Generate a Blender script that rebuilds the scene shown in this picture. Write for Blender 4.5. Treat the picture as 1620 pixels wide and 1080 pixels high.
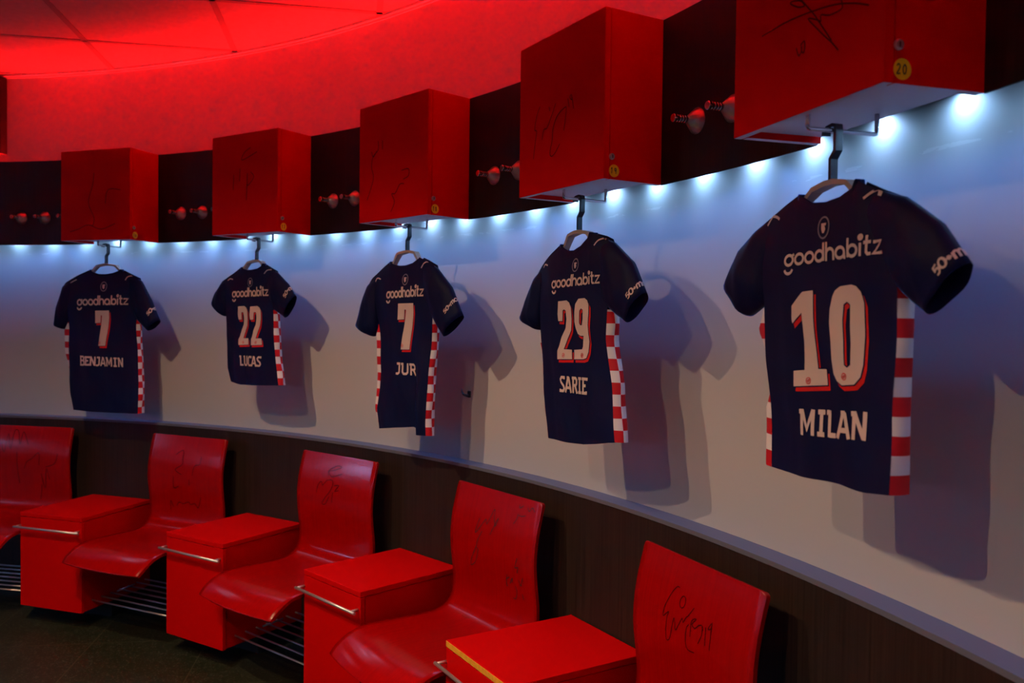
import bpy, bmesh, math, random
from math import sin, cos, pi, radians, atan2, hypot
from mathutils import Vector, Matrix, geometry
from mathutils.bvhtree import BVHTree
for o in list(bpy.data.objects):
    bpy.data.objects.remove(o)
S = bpy.context.scene
COL = S.collection
random.seed(7)

# ------------------------------------------------------------------ camera
CAM = Vector((2.1128, -2.6661, 1.4951))
FWD = Vector((0.70950, 0.70428, -0.024505)); RGT = Vector((0.70468, -0.70942, 0.012215)); UPV = RGT.cross(FWD)
cd = bpy.data.cameras.new('camera'); cam = bpy.data.objects.new('camera', cd); COL.objects.link(cam)
cd.sensor_width = 36.0; cd.lens = 36.0 * 1342.33 / 1620.0; cd.clip_start = 0.02
M4 = Matrix((RGT, UPV, -FWD)).transposed().to_4x4(); M4.translation = CAM
cam.matrix_world = M4
cd.dof.use_dof = True; cd.dof.focus_distance = 2.35; cd.dof.aperture_fstop = 4.5
S.camera = cam

# ------------------------------------------------------------------ exposure, world, lights
S.view_settings.view_transform = 'Standard'; S.view_settings.look = 'None'
S.view_settings.gamma = 1.0; S.view_settings.use_curve_mapping = False
S.view_settings.exposure = 0.12
S.cycles.use_light_tree = False      # many small lamps: plain light sampling is cleaner here
W = bpy.data.worlds.new('room_dark'); S.world = W; W.use_nodes = True
W.node_tree.nodes['Background'].inputs[0].default_value = (0.0045, 0.0022, 0.0022, 1)

RS = 4.25            # radius of the coat band's room side
RW = 4.355           # radius of the white wall
RWA = 4.291          # radius of the wood wainscot
ZT, ZB = 2.3138, 1.8687          # top / bottom of coat band and wall cabinets
ZSILL = 0.9458; ZC = 2.8065
T0, DT = 0.45266, -0.23890
def th(k): return T0 + k * DT
def pol(r, t, z): return Vector((r * cos(t), r * sin(t), z))

def light(name, kind, loc, energy, color, **kw):
    d = bpy.data.lights.new(name, kind); d.energy = energy; d.color = color
    for a, b in kw.items(): setattr(d, a, b)
    o = bpy.data.objects.new(name, d); COL.objects.link(o); o.location = loc
    return o
# warm ceiling downlights over the middle of the room (they throw the shirts' shadows)
for (x, y, e) in ((2.25, 0.05, 122), (1.85, -0.72, 100), (1.30, -1.52, 108)):
    light('ceiling_downlight', 'SPOT', (x, y, 2.78), e, (1.0, 0.66, 0.40), spot_size=radians(146), spot_blend=0.75, shadow_soft_size=0.014)
# cool white leds under the coat band and red leds on top of it, five to a bay
for i in range(-1, 27):
    t = th(-0.735 + 0.2 * i)
    o = light('white_led', 'AREA', pol(RW - 0.018, t, ZB + 0.052), 0.18, (0.32, 0.60, 1.0), shape='DISK', size=0.012)
    o = light('red_led', 'AREA', pol(RW - 0.020, t, ZT - 0.022), 0.75, (1.0, 0.006, 0.006), shape='DISK', size=0.014)
    o.rotation_euler = (pi, 0, 0)

# added blue fill lamps carrying the led glow down the wall, one per bay
for i in range(-1, 6):
    t = th(i + 0.03); o = light('blue_fill_strip', 'AREA', pol(RW - 0.055, t, ZB + 0.05), 0.45, (0.09, 0.26, 1.0), shape='RECTANGLE', size=1.0, size_y=0.012, spread=radians(64)); o.rotation_euler = (0, 0, t - pi / 2)
    o = light('red_led_strip', 'AREA', pol(RW - 0.032, t, ZT - 0.035), 8.6, (1.0, 0.004, 0.005), shape='RECTANGLE', size=1.0, size_y=0.02, spread=radians(110)); o.rotation_euler = (pi, 0, t - pi / 2)
# unseen far run of both led rows, merged and boosted to fill the shadows
for i in range(7):
    t = 1.60 + 0.54 * i
    light('white_led', 'AREA', pol(RW - 0.10, t, ZB - 0.01), 20.0, (0.25, 0.47, 1.0), shape='DISK', size=0.05)
    o = light('red_led', 'AREA', pol(RW - 0.10, t, ZT - 0.01), 115.0, (1.0, 0.004, 0.005), shape='DISK', size=0.05, spread=radians(120)); o.rotation_euler = (pi, 0, 0)

# ------------------------------------------------------------------ materials
def mat(name, color, rough=0.5, metal=0.0, coat=0.0, spec=0.5, noise=None, bump=None, crough=0.12):
    m = bpy.data.materials.new(name); m.use_nodes = True
    nt = m.node_tree; b = nt.nodes['Principled BSDF']
    b.inputs['Base Color'].default_value = (*color, 1); b.inputs['Roughness'].default_value = rough
    b.inputs['Metallic'].default_value = metal; b.inputs['Coat Weight'].default_value = coat
    b.inputs['Coat Roughness'].default_value = crough; b.inputs['Specular IOR Level'].default_value = spec
    if noise or bump:
        tc = nt.nodes.new('ShaderNodeTexCoord')
    if noise:                                        # (scale xyz, second colour, contrast lo, hi)
        sc, c2, lo, hi = noise
        mp = nt.nodes.new('ShaderNodeMapping'); mp.inputs['Scale'].default_value = sc
        n = nt.nodes.new('ShaderNodeTexNoise'); n.inputs['Scale'].default_value = 1.0; n.inputs['Detail'].default_value = 4
        r = nt.nodes.new('ShaderNodeValToRGB'); r.color_ramp.elements[0].position = lo; r.color_ramp.elements[1].position = hi
        r.color_ramp.elements[0].color = (*color, 1); r.color_ramp.elements[1].color = (*c2, 1)
        nt.links.new(tc.outputs['Object'], mp.inputs[0]); nt.links.new(mp.outputs[0], n.inputs['Vector'])
        nt.links.new(n.outputs['Fac'], r.inputs[0]); nt.links.new(r.outputs[0], b.inputs['Base Color'])
    if bump:
        sc, st, dist = bump
        mp = nt.nodes.new('ShaderNodeMapping'); mp.inputs['Scale'].default_value = sc
        n = nt.nodes.new('ShaderNodeTexNoise'); n.inputs['Scale'].default_value = 1.0; n.inputs['Detail'].default_value = 3
        bp = nt.nodes.new('ShaderNodeBump'); bp.inputs['Strength'].default_value = st; bp.inputs['Distance'].default_value = dist
        nt.links.new(tc.outputs['Object'], mp.inputs[0]); nt.links.new(mp.outputs[0], n.inputs['Vector'])
        nt.links.new(n.outputs['Fac'], bp.inputs['Height']); nt.links.new(bp.outputs[0], b.inputs['Normal'])
    return m
M = {}
M['wall'] = mat('white_plaster', (0.60, 0.60, 0.60), 0.6, spec=0.25)
def wall_marks():
    nt = M['wall'].node_tree; b = nt.nodes['Principled BSDF']; N = nt.nodes.new; L = nt.links.new
    tc = N('ShaderNodeTexCoord'); mp = N('ShaderNodeMapping'); mp.inputs['Scale'].default_value = (13, 13, 60)
    n = N('ShaderNodeTexNoise'); n.inputs['Scale'].default_value = 1.0; n.inputs['Detail'].default_value = 6
    L(tc.outputs['Object'], mp.inputs[0]); L(mp.outputs[0], n.inputs['Vector'])
    sp = N('ShaderNodeSeparateXYZ'); L(tc.outputs['Object'], sp.inputs[0])
    a = N('ShaderNodeMath'); a.operation = 'SUBTRACT'; a.inputs[1].default_value = 1.829; L(sp.outputs[2], a.inputs[0])
    a2 = N('ShaderNodeMath'); a2.operation = 'ABSOLUTE'; L(a.outputs[0], a2.inputs[0])
    lt = N('ShaderNodeMath'); lt.operation = 'LESS_THAN'; lt.inputs[1].default_value = 0.0045; L(a2.outputs[0], lt.inputs[0])
    gt = N('ShaderNodeMath'); gt.operation = 'GREATER_THAN'; gt.inputs[1].default_value = 0.57; L(n.outputs['Fac'], gt.inputs[0])
    m = N('ShaderNodeMath'); m.operation = 'MULTIPLY'; L(lt.outputs[0], m.inputs[0]); L(gt.outputs[0], m.inputs[1])
    mx = N('ShaderNodeMix'); mx.data_type = 'RGBA'; L(m.outputs[0], mx.inputs[0]); mx.inputs[6].default_value = (0.60, 0.60, 0.60, 1); mx.inputs[7].default_value = (0.70, 0.70, 0.70, 1)
    L(mx.outputs[2], b.inputs['Base Color'])
wall_marks()
M['ceiling'] = mat('ceiling_tile', (0.42, 0.38, 0.38), 0.8, noise=((30, 30, 30), (0.39, 0.35, 0.35), 0.4, 0.6))
M['grid'] = mat('ceiling_grid', (0.29, 0.26, 0.26), 0.8, spec=0.1)
M['redpaint_lifted'] = mat('red_lacquer_lifted', (0.74, 0.0005, 0.0004), 0.45, spec=0.06)  # same red lacquer, colour lifted to make up for weak light up here
M['redpaint'] = mat('red_lacquer', (0.54, 0.0004, 0.0003), 0.45, spec=0.06)
M['seatred'] = mat('red_stained_plywood', (0.33, 0.0005, 0.0005), 0.40, coat=0.60, spec=0.03, crough=0.15, noise=((160, 4, 4), (0.28, 0.0004, 0.0004), 0.35, 0.7))
M['cutedge'] = mat('worn_yellow_edge', (0.75, 0.36, 0.02), 0.6, noise=((60, 60, 60), (0.60, 0.24, 0.01), 0.4, 0.7))
M['under'] = mat('white_underside', (0.62, 0.60, 0.66), 0.5)
M['ink'] = mat('marker_ink', (0.13, 0.0010, 0.0008), 0.5, spec=0.1)
M['seatink'] = mat('marker_ink_on_seat', (0.065, 0.0005, 0.0005), 0.5, spec=0.05)
M['blackink'] = mat('black_ink', (0.012, 0.010, 0.008), 0.6)
M['sticker'] = mat('yellow_sticker', (1.0, 0.70, 0.004), 0.5, spec=0.2)
M['steel'] = mat('brushed_steel', (0.66, 0.61, 0.55), 0.34, metal=0.8)
M['chrome'] = mat('chrome', (0.72, 0.72, 0.74), 0.16, metal=1.0)
M['ledge'] = mat('aluminium_ledge', (0.115, 0.12, 0.155), 0.5, spec=0.2)
M['hangerwood'] = mat('hanger_plastic', (0.44, 0.34, 0.30), 0.4)
M['hook'] = mat('dark_teal_steel', (0.020, 0.035, 0.045), 0.30, metal=0.2, coat=0.4)
M['navy'] = mat('navy_polyester', (0.0028, 0.0060, 0.038), 0.55, spec=0.1, bump=((900, 900, 900), 0.12, 0.001))
_b = M['navy'].node_tree.nodes['Principled BSDF']; _b.inputs['Sheen Weight'].default_value = 1.0; _b.inputs['Sheen Roughness'].default_value = 0.2; _b.inputs['Sheen Tint'].default_value = (0.08, 0.28, 1.0, 1)
M['shirtred'] = mat('shirt_red', (0.52, 0.004, 0.012), 0.6, spec=0.3)
M['shirtwhite'] = mat('shirt_white', (0.74, 0.72, 0.74), 0.6, spec=0.3)
M['print'] = mat('white_print', (0.60, 0.48, 0.44), 0.55, spec=0.3)
M['printred'] = mat('red_print', (0.60, 0.006, 0.004), 0.55, spec=0.3)
M['printgrey'] = mat('grey_print', (0.20, 0.21, 0.26), 0.55, spec=0.3)
M['black'] = mat('matt_black', (0.006, 0.006, 0.007), 0.6)

def wood(name, c1, c2):
    m = bpy.data.materials.new(name); m.use_nodes = True; nt = m.node_tree; b = nt.nodes['Principled BSDF']
    b.inputs['Roughness'].default_value = 0.55; b.inputs['Specular IOR Level'].default_value = 0.25
    tc = nt.nodes.new('ShaderNodeTexCoord'); mp = nt.nodes.new('ShaderNodeMapping'); mp.inputs['Scale'].default_value = (150, 150, 2.2)
    n = nt.nodes.new('ShaderNodeTexNoise'); n.inputs['Scale'].default_value = 1; n.inputs['Detail'].default_value = 5; n.inputs['Roughness'].default_value = 0.6
    r = nt.nodes.new('ShaderNodeValToRGB'); r.color_ramp.elements[0].position = 0.34; r.color_ramp.elements[1].position = 0.68
    r.color_ramp.elements[0].color = (*c1, 1); r.color_ramp.elements[1].color = (*c2, 1)
    nt.links.new(tc.outputs['Object'], mp.inputs[0]); nt.links.new(mp.outputs[0], n.inputs['Vector'])
    nt.links.new(n.outputs['Fac'], r.inputs[0]); nt.links.new(r.outputs[0], b.inputs['Base Color'])
    return m
M['wood'] = wood('dark_wenge_wood', (0.012, 0.0065, 0.0042), (0.028, 0.016, 0.010))
M['band'] = wood('dark_wenge_band', (0.010, 0.005, 0.004), (0.020, 0.010, 0.008))

def floor_mat():
    m = bpy.data.materials.new('dark_terrazzo_tiles'); m.use_nodes = True; nt = m.node_tree; b = nt.nodes['Principled BSDF']
    N = lambda t: nt.nodes.new(t); L = nt.links.new
    tc = N('ShaderNodeTexCoord'); mp = N('ShaderNodeMapping'); mp.vector_type = 'POINT'
    mp.inputs['Rotation'].default_value = (0, 0, radians(37)); L(tc.outputs['Object'], mp.inputs[0])
    sp = N('ShaderNodeSeparateXYZ'); L(mp.outputs[0], sp.inputs[0])
    g = []
    for ax, off in ((0, FLOOR_OFF[0]), (1, FLOOR_OFF[1])):
        a = N('ShaderNodeMath'); a.operation = 'SUBTRACT'; L(sp.outputs[ax], a.inputs[0]); a.inputs[1].default_value = off
        d = N('ShaderNodeMath'); d.operation = 'PINGPONG'; L(a.outputs[0], d.inputs[0]); d.inputs[1].default_value = 0.255
        c = N('ShaderNodeMath'); c.operation = 'LESS_THAN'; L(d.outputs[0], c.inputs[0]); c.inputs[1].default_value = 0.0022
        g.append(c)
    mx = N('ShaderNodeMath'); mx.operation = 'MAXIMUM'; L(g[0].outputs[0], mx.inputs[0]); L(g[1].outputs[0], mx.inputs[1])
    v = N('ShaderNodeTexVoronoi'); v.inputs['Scale'].default_value = 190; L(tc.outputs['Object'], v.inputs['Vector'])
    cr = N('ShaderNodeValToRGB'); cr.color_ramp.elements[0].position = 0.80; cr.color_ramp.elements[1].position = 0.97
    cr.color_ramp.elements[0].color = (0.020, 0.025, 0.012, 1); cr.color_ramp.elements[1].color = (0.085, 0.085, 0.055, 1)
    sc = N('ShaderNodeSeparateColor'); L(v.outputs['Color'], sc.inputs[0]); L(sc.outputs[0], cr.inputs[0])
    n = N('ShaderNodeTexNoise'); n.inputs['Scale'].default_value = 25; L(tc.outputs['Object'], n.inputs['Vector'])
    m2 = N('ShaderNodeMix'); m2.data_type = 'RGBA'; m2.blend_type = 'MULTIPLY'; m2.inputs[0].default_value = 0.5
    L(cr.outputs[0], m2.inputs[6]); L(n.outputs['Fac'], m2.inputs[7])
    m3 = N('ShaderNodeMix'); m3.data_type = 'RGBA'; L(mx.outputs[0], m3.inputs[0]); L(m2.outputs[2], m3.inputs[6]); m3.inputs[7].default_value = (0.055, 0.056, 0.030, 1)
    L(m3.outputs[2], b.inputs['Base Color']); b.inputs['Roughness'].default_value = 0.5; b.inputs['Specular IOR Level'].default_value = 0.3
    return m
# rotated coords: u = x cos37 - y sin37 , v = x sin37 + y cos37
FLOOR_OFF = (2.470, 3.210)
M['floor'] = floor_mat()

# ------------------------------------------------------------------ helpers
def tag(o, label=None, cat=None, group=None, kind=None):
    if label: o['label'] = label
    if cat: o['category'] = cat
    if group: o['group'] = group
    if kind: o['kind'] = kind
    return o
def empty(name, loc, rz=0.0):
    o = bpy.data.objects.new(name, None); COL.objects.link(o); o.location = loc; o.rotation_euler = (0, 0, rz)
    o.empty_display_size = 0.05
    return o
def at(name, t, rad=RS, z=0.0):          # local frame: +x right along the wall, +y into the wall, +z up
    return empty(name, pol(rad, t, z), t - pi / 2)
def link(name, bm, mats, parent=None, smooth=False, normals=True):
    if normals: bmesh.ops.recalc_face_normals(bm, faces=bm.faces[:])
    me = bpy.data.meshes.new(name); bm.to_mesh(me); bm.free()
    for m in (mats if isinstance(mats, (list, tuple)) else [mats]): me.materials.append(M[m])
    if smooth:
        for p in me.polygons: p.use_smooth = True
    o = bpy.data.objects.new(name, me); COL.objects.link(o)
    if parent: o.parent = parent
    return o
def box(bm, lo, hi, bev=0.0, mi=0):
    lo = Vector(lo); hi = Vector(hi)
    r = bmesh.ops.create_cube(bm, size=1.0)
    vs = r['verts']
    for v in vs: v.co = Vector(((lo[i] + hi[i]) / 2 + v.co[i] * (hi[i] - lo[i]) for i in range(3)))
    fs = {f for v in vs for f in v.link_faces}
    for f in fs: f.material_index = mi
    if bev > 0:
        es = list({e for f in fs for e in f.edges})
        r = bmesh.ops.bevel(bm, geom=es, offset=bev, segments=2, profile=0.5, affect='EDGES')
        for f in r['faces']: f.material_index = mi
def tube(bm, pts, r, seg=10, cap=True, mi=0, closed=False):
    pts = [Vector(p) for p in pts]; n = len(pts); rings = []
    rr = r if isinstance(r, (list, tuple)) else [r] * n
    up = None
    for i, p in enumerate(pts):
        a = pts[(i - 1) % n] if (closed or i > 0) else pts[i]; b = pts[(i + 1) % n] if (closed or i < n - 1) else pts[i]
        d = (b - a).normalized()
        if up is None:
            up = Vector((0, 0, 1)) if abs(d.z) < 0.9 else Vector((1, 0, 0))
        x = d.cross(up).normalized(); up = x.cross(d).normalized()
        rings.append([bm.verts.new(p + (x * cos(2 * pi * k / seg) + up * sin(2 * pi * k / seg)) * rr[i]) for k in range(seg)])
    for i in range(n if closed else n - 1):
        A, B = rings[i], rings[(i + 1) % n]
        for k in range(seg):
            f = bm.faces.new((A[k], A[(k + 1) % seg], B[(k + 1) % seg], B[k])); f.material_index = mi; f.smooth = True
    if cap and not closed:
        bm.faces.new(rings[0][::-1]).material_index = mi; bm.faces.new(rings[-1]).material_index = mi
def rectsweep(bm, pts, hw, hh, wdir, mi=0, taper=None):      # rectangular section swept along pts; wdir = fixed width direction
    pts = [Vector(p) for p in pts]; n = len(pts); rings = []; wdir = Vector(wdir)
    for i, p in enumerate(pts):
        d = (pts[min(i + 1, n - 1)] - pts[max(i - 1, 0)]).normalized(); nn = d.cross(wdir).normalized()
        rings.append([bm.verts.new(p + wdir * a * (taper[i] if taper else hw) + nn * b * hh) for a, b in ((-1, -1), (1, -1), (1, 1), (-1, 1))])
    for i in range(n - 1):
        for k in range(4):
            bm.faces.new((rings[i][k], rings[i][(k + 1) % 4], rings[i + 1][(k + 1) % 4], rings[i + 1][k])).material_index = mi
    bm.faces.new(rings[0][::-1]).material_index = mi; bm.faces.new(rings[-1]).material_index = mi
def lathe(bm, prof, axis_pt, seg=24, mi=0):      # profile [(r, y)] about the local y axis
    rings = []
    for r, y in prof:
        if r < 1e-6: rings.append([bm.verts.new(Vector(axis_pt) + Vector((0, y, 0)))])
        else: rings.append([bm.verts.new(Vector(axis_pt) + Vector((r * cos(2 * pi * k / seg), y, r * sin(2 * pi * k / seg)))) for k in range(seg)])
    for A, B in zip(rings, rings[1:]):
        for k in range(seg):
            a = [A[k % len(A)], A[(k + 1) % len(A)], B[(k + 1) % len(B)], B[k % len(B)]]
            a = [v for i, v in enumerate(a) if v not in a[:i]]
            if len(a) > 2: bm.faces.new(a).material_index = mi
def arc_solid(bm, sec, t0, t1, n, mi=0):         # (r,z) section swept round the room's axis
    rings = []
    for i in range(n + 1):
        t = t0 + (t1 - t0) * i / n
        rings.append([bm.verts.new(pol(r, t, z)) for r, z in sec])
    m = len(sec)
    for i in range(n):
        for k in range(m):
            bm.faces.new((rings[i][k], rings[i][(k + 1) % m], rings[i + 1][(k + 1) % m], rings[i + 1][k])).material_index = mi
    bm.faces.new(rings[0]).material_index = mi; bm.faces.new(rings[-1][::-1]).material_index = mi
def lerp(a, b, t): return a + (b - a) * t
def interp(tab, x):
    if x <= tab[0][0]: return tab[0][1]
    for (a, b), (c, d) in zip(tab, tab[1:]):
        if x <= c: return b + (d - b) * (x - a) / (c - a)
    return tab[-1][1]
def smooth_poly(pl, k=4):                        # Catmull-Rom resampling of a drawn stroke
    if len(pl) < 3: return pl
    out = []
    for i in range(len(pl) - 1):
        p0 = pl[max(i - 1, 0)]; p1 = pl[i]; p2 = pl[i + 1]; p3 = pl[min(i + 2, len(pl) - 1)]
        for j in range(k):
            t = j / k
            out.append(tuple(0.5 * (2 * p1[a] + (p2[a] - p0[a]) * t + (2 * p0[a] - 5 * p1[a] + 4 * p2[a] - p3[a]) * t * t + (-p0[a] + 3 * p1[a] - 3 * p2[a] + p3[a]) * t ** 3) for a in (0, 1)))
    out.append(pl[-1]); return out
def ribbon(pl, w, closed=False):                 # stroke -> list of quads (2-D), mitred
    n = len(pl); L = []; R = []
    for i in range(n):
        a = pl[(i - 1) % n] if (closed or i > 0) else None; b = pl[(i + 1) % n] if (closed or i < n - 1) else None
        p = pl[i]; ds = []
        if a: ds.append(Vector((p[0] - a[0], p[1] - a[1])))
        if b: ds.append(Vector((b[0] - p[0], b[1] - p[1])))
        ds = [d.normalized() for d in ds if d.length > 1e-9]
        if not ds: ds = [Vector((1, 0))]
        nn = [Vector((-d.y, d.x)) for d in ds]
        m = sum(nn, Vector((0, 0)))
        m = m.normalized() if m.length > 1e-6 else nn[0]
        k = min(1.0 / max(m.dot(nn[0]), 0.45), 1.6)
        L.append((p[0] + m.x * w / 2 * k, p[1] + m.y * w / 2 * k)); R.append((p[0] - m.x * w / 2 * k, p[1] - m.y * w / 2 * k))
    q = []
    for i in range(n if closed else n - 1):
        j = (i + 1) % n; q.append([L[i], R[i], R[j], L[j]])
    return q
def flat_bm(polys, cell=0.012):                  # 2-D polygons (with optional holes) -> gridded flat mesh in x,z
    bm = bmesh.new()
    for loops in polys:
        if isinstance(loops[0][0], (int, float)): loops = [loops]
        if len(loops) == 1 and len(loops[0]) <= 4:
            tris = [tuple(range(len(loops[0])))]
        else:
            tris = geometry.tessellate_polygon([[Vector((x, z, 0)) for x, z in l] for l in loops])
        fl = [p for l in loops for p in l]; vs = [bm.verts.new((x, 0, z)) for x, z in fl]
        for t in tris:
            try: bm.faces.new([vs[i] for i in t])
            except ValueError: pass
    if cell and bm.verts:
        xs = [v.co.x for v in bm.verts]; zs = [v.co.z for v in bm.verts]
        for ax, lo, hi in ((0, min(xs), max(xs)), (2, min(zs), max(zs))):
            c = lo + cell
            while c < hi:
                no = [0, 0, 0]; no[ax] = 1; co = [0, 0, 0]; co[ax] = c
                bmesh.ops.bisect_plane(bm, geom=bm.verts[:] + bm.edges[:] + bm.faces[:], plane_co=co, plane_no=no)
                c += cell
    return bm
def strokes_bm(sts, w, yfun, cell=0.015):        # pen strokes laid on the surface y = yfun(x, z)
    qs = []
    for st in sts: qs += ribbon(smooth_poly(st), w)
    bm = flat_bm(qs, cell)
    for v in bm.verts: v.co.y = yfun(v.co.x, v.co.z)
    return bm
def circ(cx, cz, rx, rz=None, n=20): return [(cx + rx * cos(2 * pi * i / n), cz + (rz or rx) * sin(2 * pi * i / n)) for i in range(n)]
def arcp(cx, cz, rx, rz, a0, a1, n=10): return [(cx + rx * cos(radians(lerp(a0, a1, i / n))), cz + rz * sin(radians(lerp(a0, a1, i / n)))) for i in range(n + 1)]

# lettering: name -> (advance, [(stroke, closed)]) with x-height or cap height 1
RND = {'o': (1.0, [(circ(.48, .5, .40, .42), True)]),
 'g': (1.0, [(circ(.46, .5, .40, .42), True), ([(.74, .80), (.95, .98)], False), (arcp(.46, -.22, .40, .42, 190, 350), False)]),
 'd': (1.0, [(circ(.46, .5, .38, .42), True), ([(.86, .05), (.86, 1.52)], False)]),
 'h': (.98, [([(.14, 0), (.14, 1.52)], False), (arcp(.49, .55, .35, .40, 180, 0) + [(.84, 0)], False)]),
 'a': (1.05, [(circ(.48, .5, .40, .42), True), ([(.88, .55), (.88, .10), (1.0, .06)], False)]),
 'b': (1.0, [(circ(.54, .5, .38, .42), True), ([(.14, .05), (.14, 1.52)], False)]),
 'i': (.42, [([(.2, 0), (.2, 1.0)], False), (circ(.2, 1.42, .12, .14, 10), True)]),
 't': (.66, [([(.26, 1.5), (.26, .25), (.36, .10), (.60, .10)], False), ([(.02, .98), (.58, .98)], False)]),
 'z': (.92, [([(.08, .92), (.80, .92), (.12, .08), (.84, .08)], False)]),
 '5': (.8, [([(.68, 1.3), (.18, 1.3), (.14, .76), (.44, .84), (.68, .66), (.68, .32), (.48, .08), (.12, .10)], False)]),
 '0': (.98, [(circ(.48, .68, .38, .60), True)]),
 '+': (.62, [([(.02, .62), (.56, .62)], False), ([(.29, .34), (.29, .90)], False)]),
 'm': (1.3, [([(.12, 0), (.12, .95)], False), (arcp(.38, .6, .26, .34, 180, 0, 6) + [(.64, 0)], False), (arcp(.90, .6, .26, .34, 180, 0, 6) + [(1.16, 0)], False)]),
 'e': (.95, [([(.10, .5), (.84, .5)] + arcp(.47, .5, .37, .42, 0, 310, 10), False)]),
 'l': (.4, [([(.2, 0), (.2, 1.52)], False)])}
CAPS = {'B': (.86, [([(.14, .04), (.14, .96), (.58, .96), (.72, .86), (.72, .64), (.58, .53), (.14, .53)], False), ([(.58, .53), (.78, .42), (.78, .14), (.62, .04), (.0, .04)], False), ([(.0, .96), (.14, .96)], False)]),
 'E': (.80, [([(.74, .82), (.74, .92), (.0, .92)], False), ([(.22, .92), (.22, .08)], False), ([(.0, .08), (.74, .08), (.74, .20)], False), ([(.22, .52), (.62, .52)], False)]),
 'N': (.98, [([(.0, .92), (.20, .92), (.20, 0)], False), ([(.20, .98), (.78, .06)], False), ([(.80, 0), (.80, 1.0)], False)]),
 'J': (.66, [([(.12, .92), (.48, .92), (.46, .18), (.30, .06), (.0, .06)], False)]),
 'A': (.98, [([(.08, 0), (.42, .94)], False), ([(.52, .94), (.88, 0)], False), ([(.26, .92), (.56, .92)], False), ([(.22, .30), (.76, .30)], False)]),
 'M': (1.22, [([(.0, .92), (.20, .92), (.20, 0)], False), ([(.22, .98), (.58, .26), (.94, .98)], False), ([(.96, 0), (.96, 1.0)], False)]),
 'I': (.66, [([(.30, 0), (.30, 1)], False), ([(.06, .92), (.54, .92)], False), ([(.06, .08), (.54, .08)], False)]),
 'L': (.82, [([(.0, .92), (.22, .92)], False), ([(.22, 1.0), (.24, 0)], False), ([(.24, .08), (.76, .08)], False)]),
 'U': (.96, [([(.0, .92), (.20, .92), (.20, .24), (.34, .08), (.62, .08), (.76, .24), (.76, 1.0)], False)]),
 'C': (.86, [([(.76, .78), (.76, .92), (.34, .92), (.16, .76), (.16, .24), (.34, .08), (.78, .08), (.78, .20)], False)]),
 'S': (.84, [([(.72, .80), (.70, .92), (.30, .92), (.12, .78), (.20, .62), (.62, .40), (.72, .24), (.56, .08), (.08, .08), (.08, .20)], False)]),
 'R': (.90, [([(.0, .92), (.56, .92), (.72, .80), (.72, .60), (.58, .48), (.20, .48)], False), ([(.20, 1.0), (.20, 0)], False), ([(.50, .48), (.78, 0)], False)])}
def text_quads(txt, font, x0, x1, z0, zh, wt, slope=0.0, wx=None):   # fits txt between x0..x1, letters zh tall
    tot = sum(font[c][0] for c in txt); sx = (x1 - x0) / tot; x = 0.0; q = []
    for c in txt:
        adv, sts = font[c]
        for pl, cl in sts:
            P = [(x0 + (x + px) * sx, z0 + pz * zh + slope * (x + px) * sx) for px, pz in pl]
            q += ribbon(P, wt, cl)
        x += adv
    return q
# ------------------------------------------------------------------ traced lettering and handwriting
GLYPH = {'1':[[(0.298,0.989),(0.582,1.0),(0.626,0.646),(0.734,0.203),(0.968,0.208),(1.0,0.052),(0.131,0.0),(0.106,0.163),(0.391,0.18),(0.364,0.484),(0.295,0.772),(0.029,0.661),(0.0,0.702),(0.006,0.843)]],'0':[[(0.123,0.948),(0.271,0.987),(0.595,1.0),(0.737,0.981),(0.865,0.925),(0.949,0.822),(0.963,0.699),(1.0,0.496),(0.993,0.217),(0.934,0.098),(0.783,0.022),(0.433,0.0),(0.266,0.041),(0.161,0.104),(0.105,0.238),(0.071,0.44),(0.009,0.621),(0.0,0.757),(0.059,0.892)],[(0.398,0.805),(0.484,0.832),(0.575,0.804),(0.604,0.601),(0.659,0.405),(0.671,0.209),(0.583,0.179),(0.495,0.204),(0.454,0.446),(0.392,0.645)]],'2':[[(0.045,0.986),(0.628,1.0),(0.814,0.957),(0.908,0.875),(0.941,0.688),(0.884,0.5),(0.665,0.333),(0.502,0.177),(0.969,0.178),(1.0,0.019),(0.107,0.0),(0.099,0.146),(0.205,0.22),(0.336,0.389),(0.539,0.533),(0.586,0.687),(0.545,0.829),(0.428,0.847),(0.345,0.829),(0.336,0.651),(0.062,0.65),(0.0,0.77),(0.027,0.89)]],'9':[[(0.292,0.992),(0.666,1.0),(0.821,0.963),(0.911,0.889),(0.932,0.743),(0.907,0.573),(0.95,0.416),(1.0,0.304),(0.952,0.134),(0.828,0.035),(0.634,0.012),(0.031,0.0),(0.0,0.154),(0.537,0.17),(0.6,0.219),(0.648,0.39),(0.436,0.388),(0.234,0.42),(0.094,0.512),(0.01,0.616),(0.034,0.778),(0.094,0.904)],[(0.378,0.8),(0.477,0.834),(0.59,0.811),(0.597,0.663),(0.537,0.56),(0.427,0.56),(0.359,0.593)]],'7':[[(0.0,0.994),(0.995,1.0),(1.0,0.812),(0.918,0.498),(0.761,0.01),(0.229,0.0),(0.418,0.494),(0.5,0.857),(0.407,0.866),(0.386,0.653),(0.01,0.642)]]}
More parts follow.
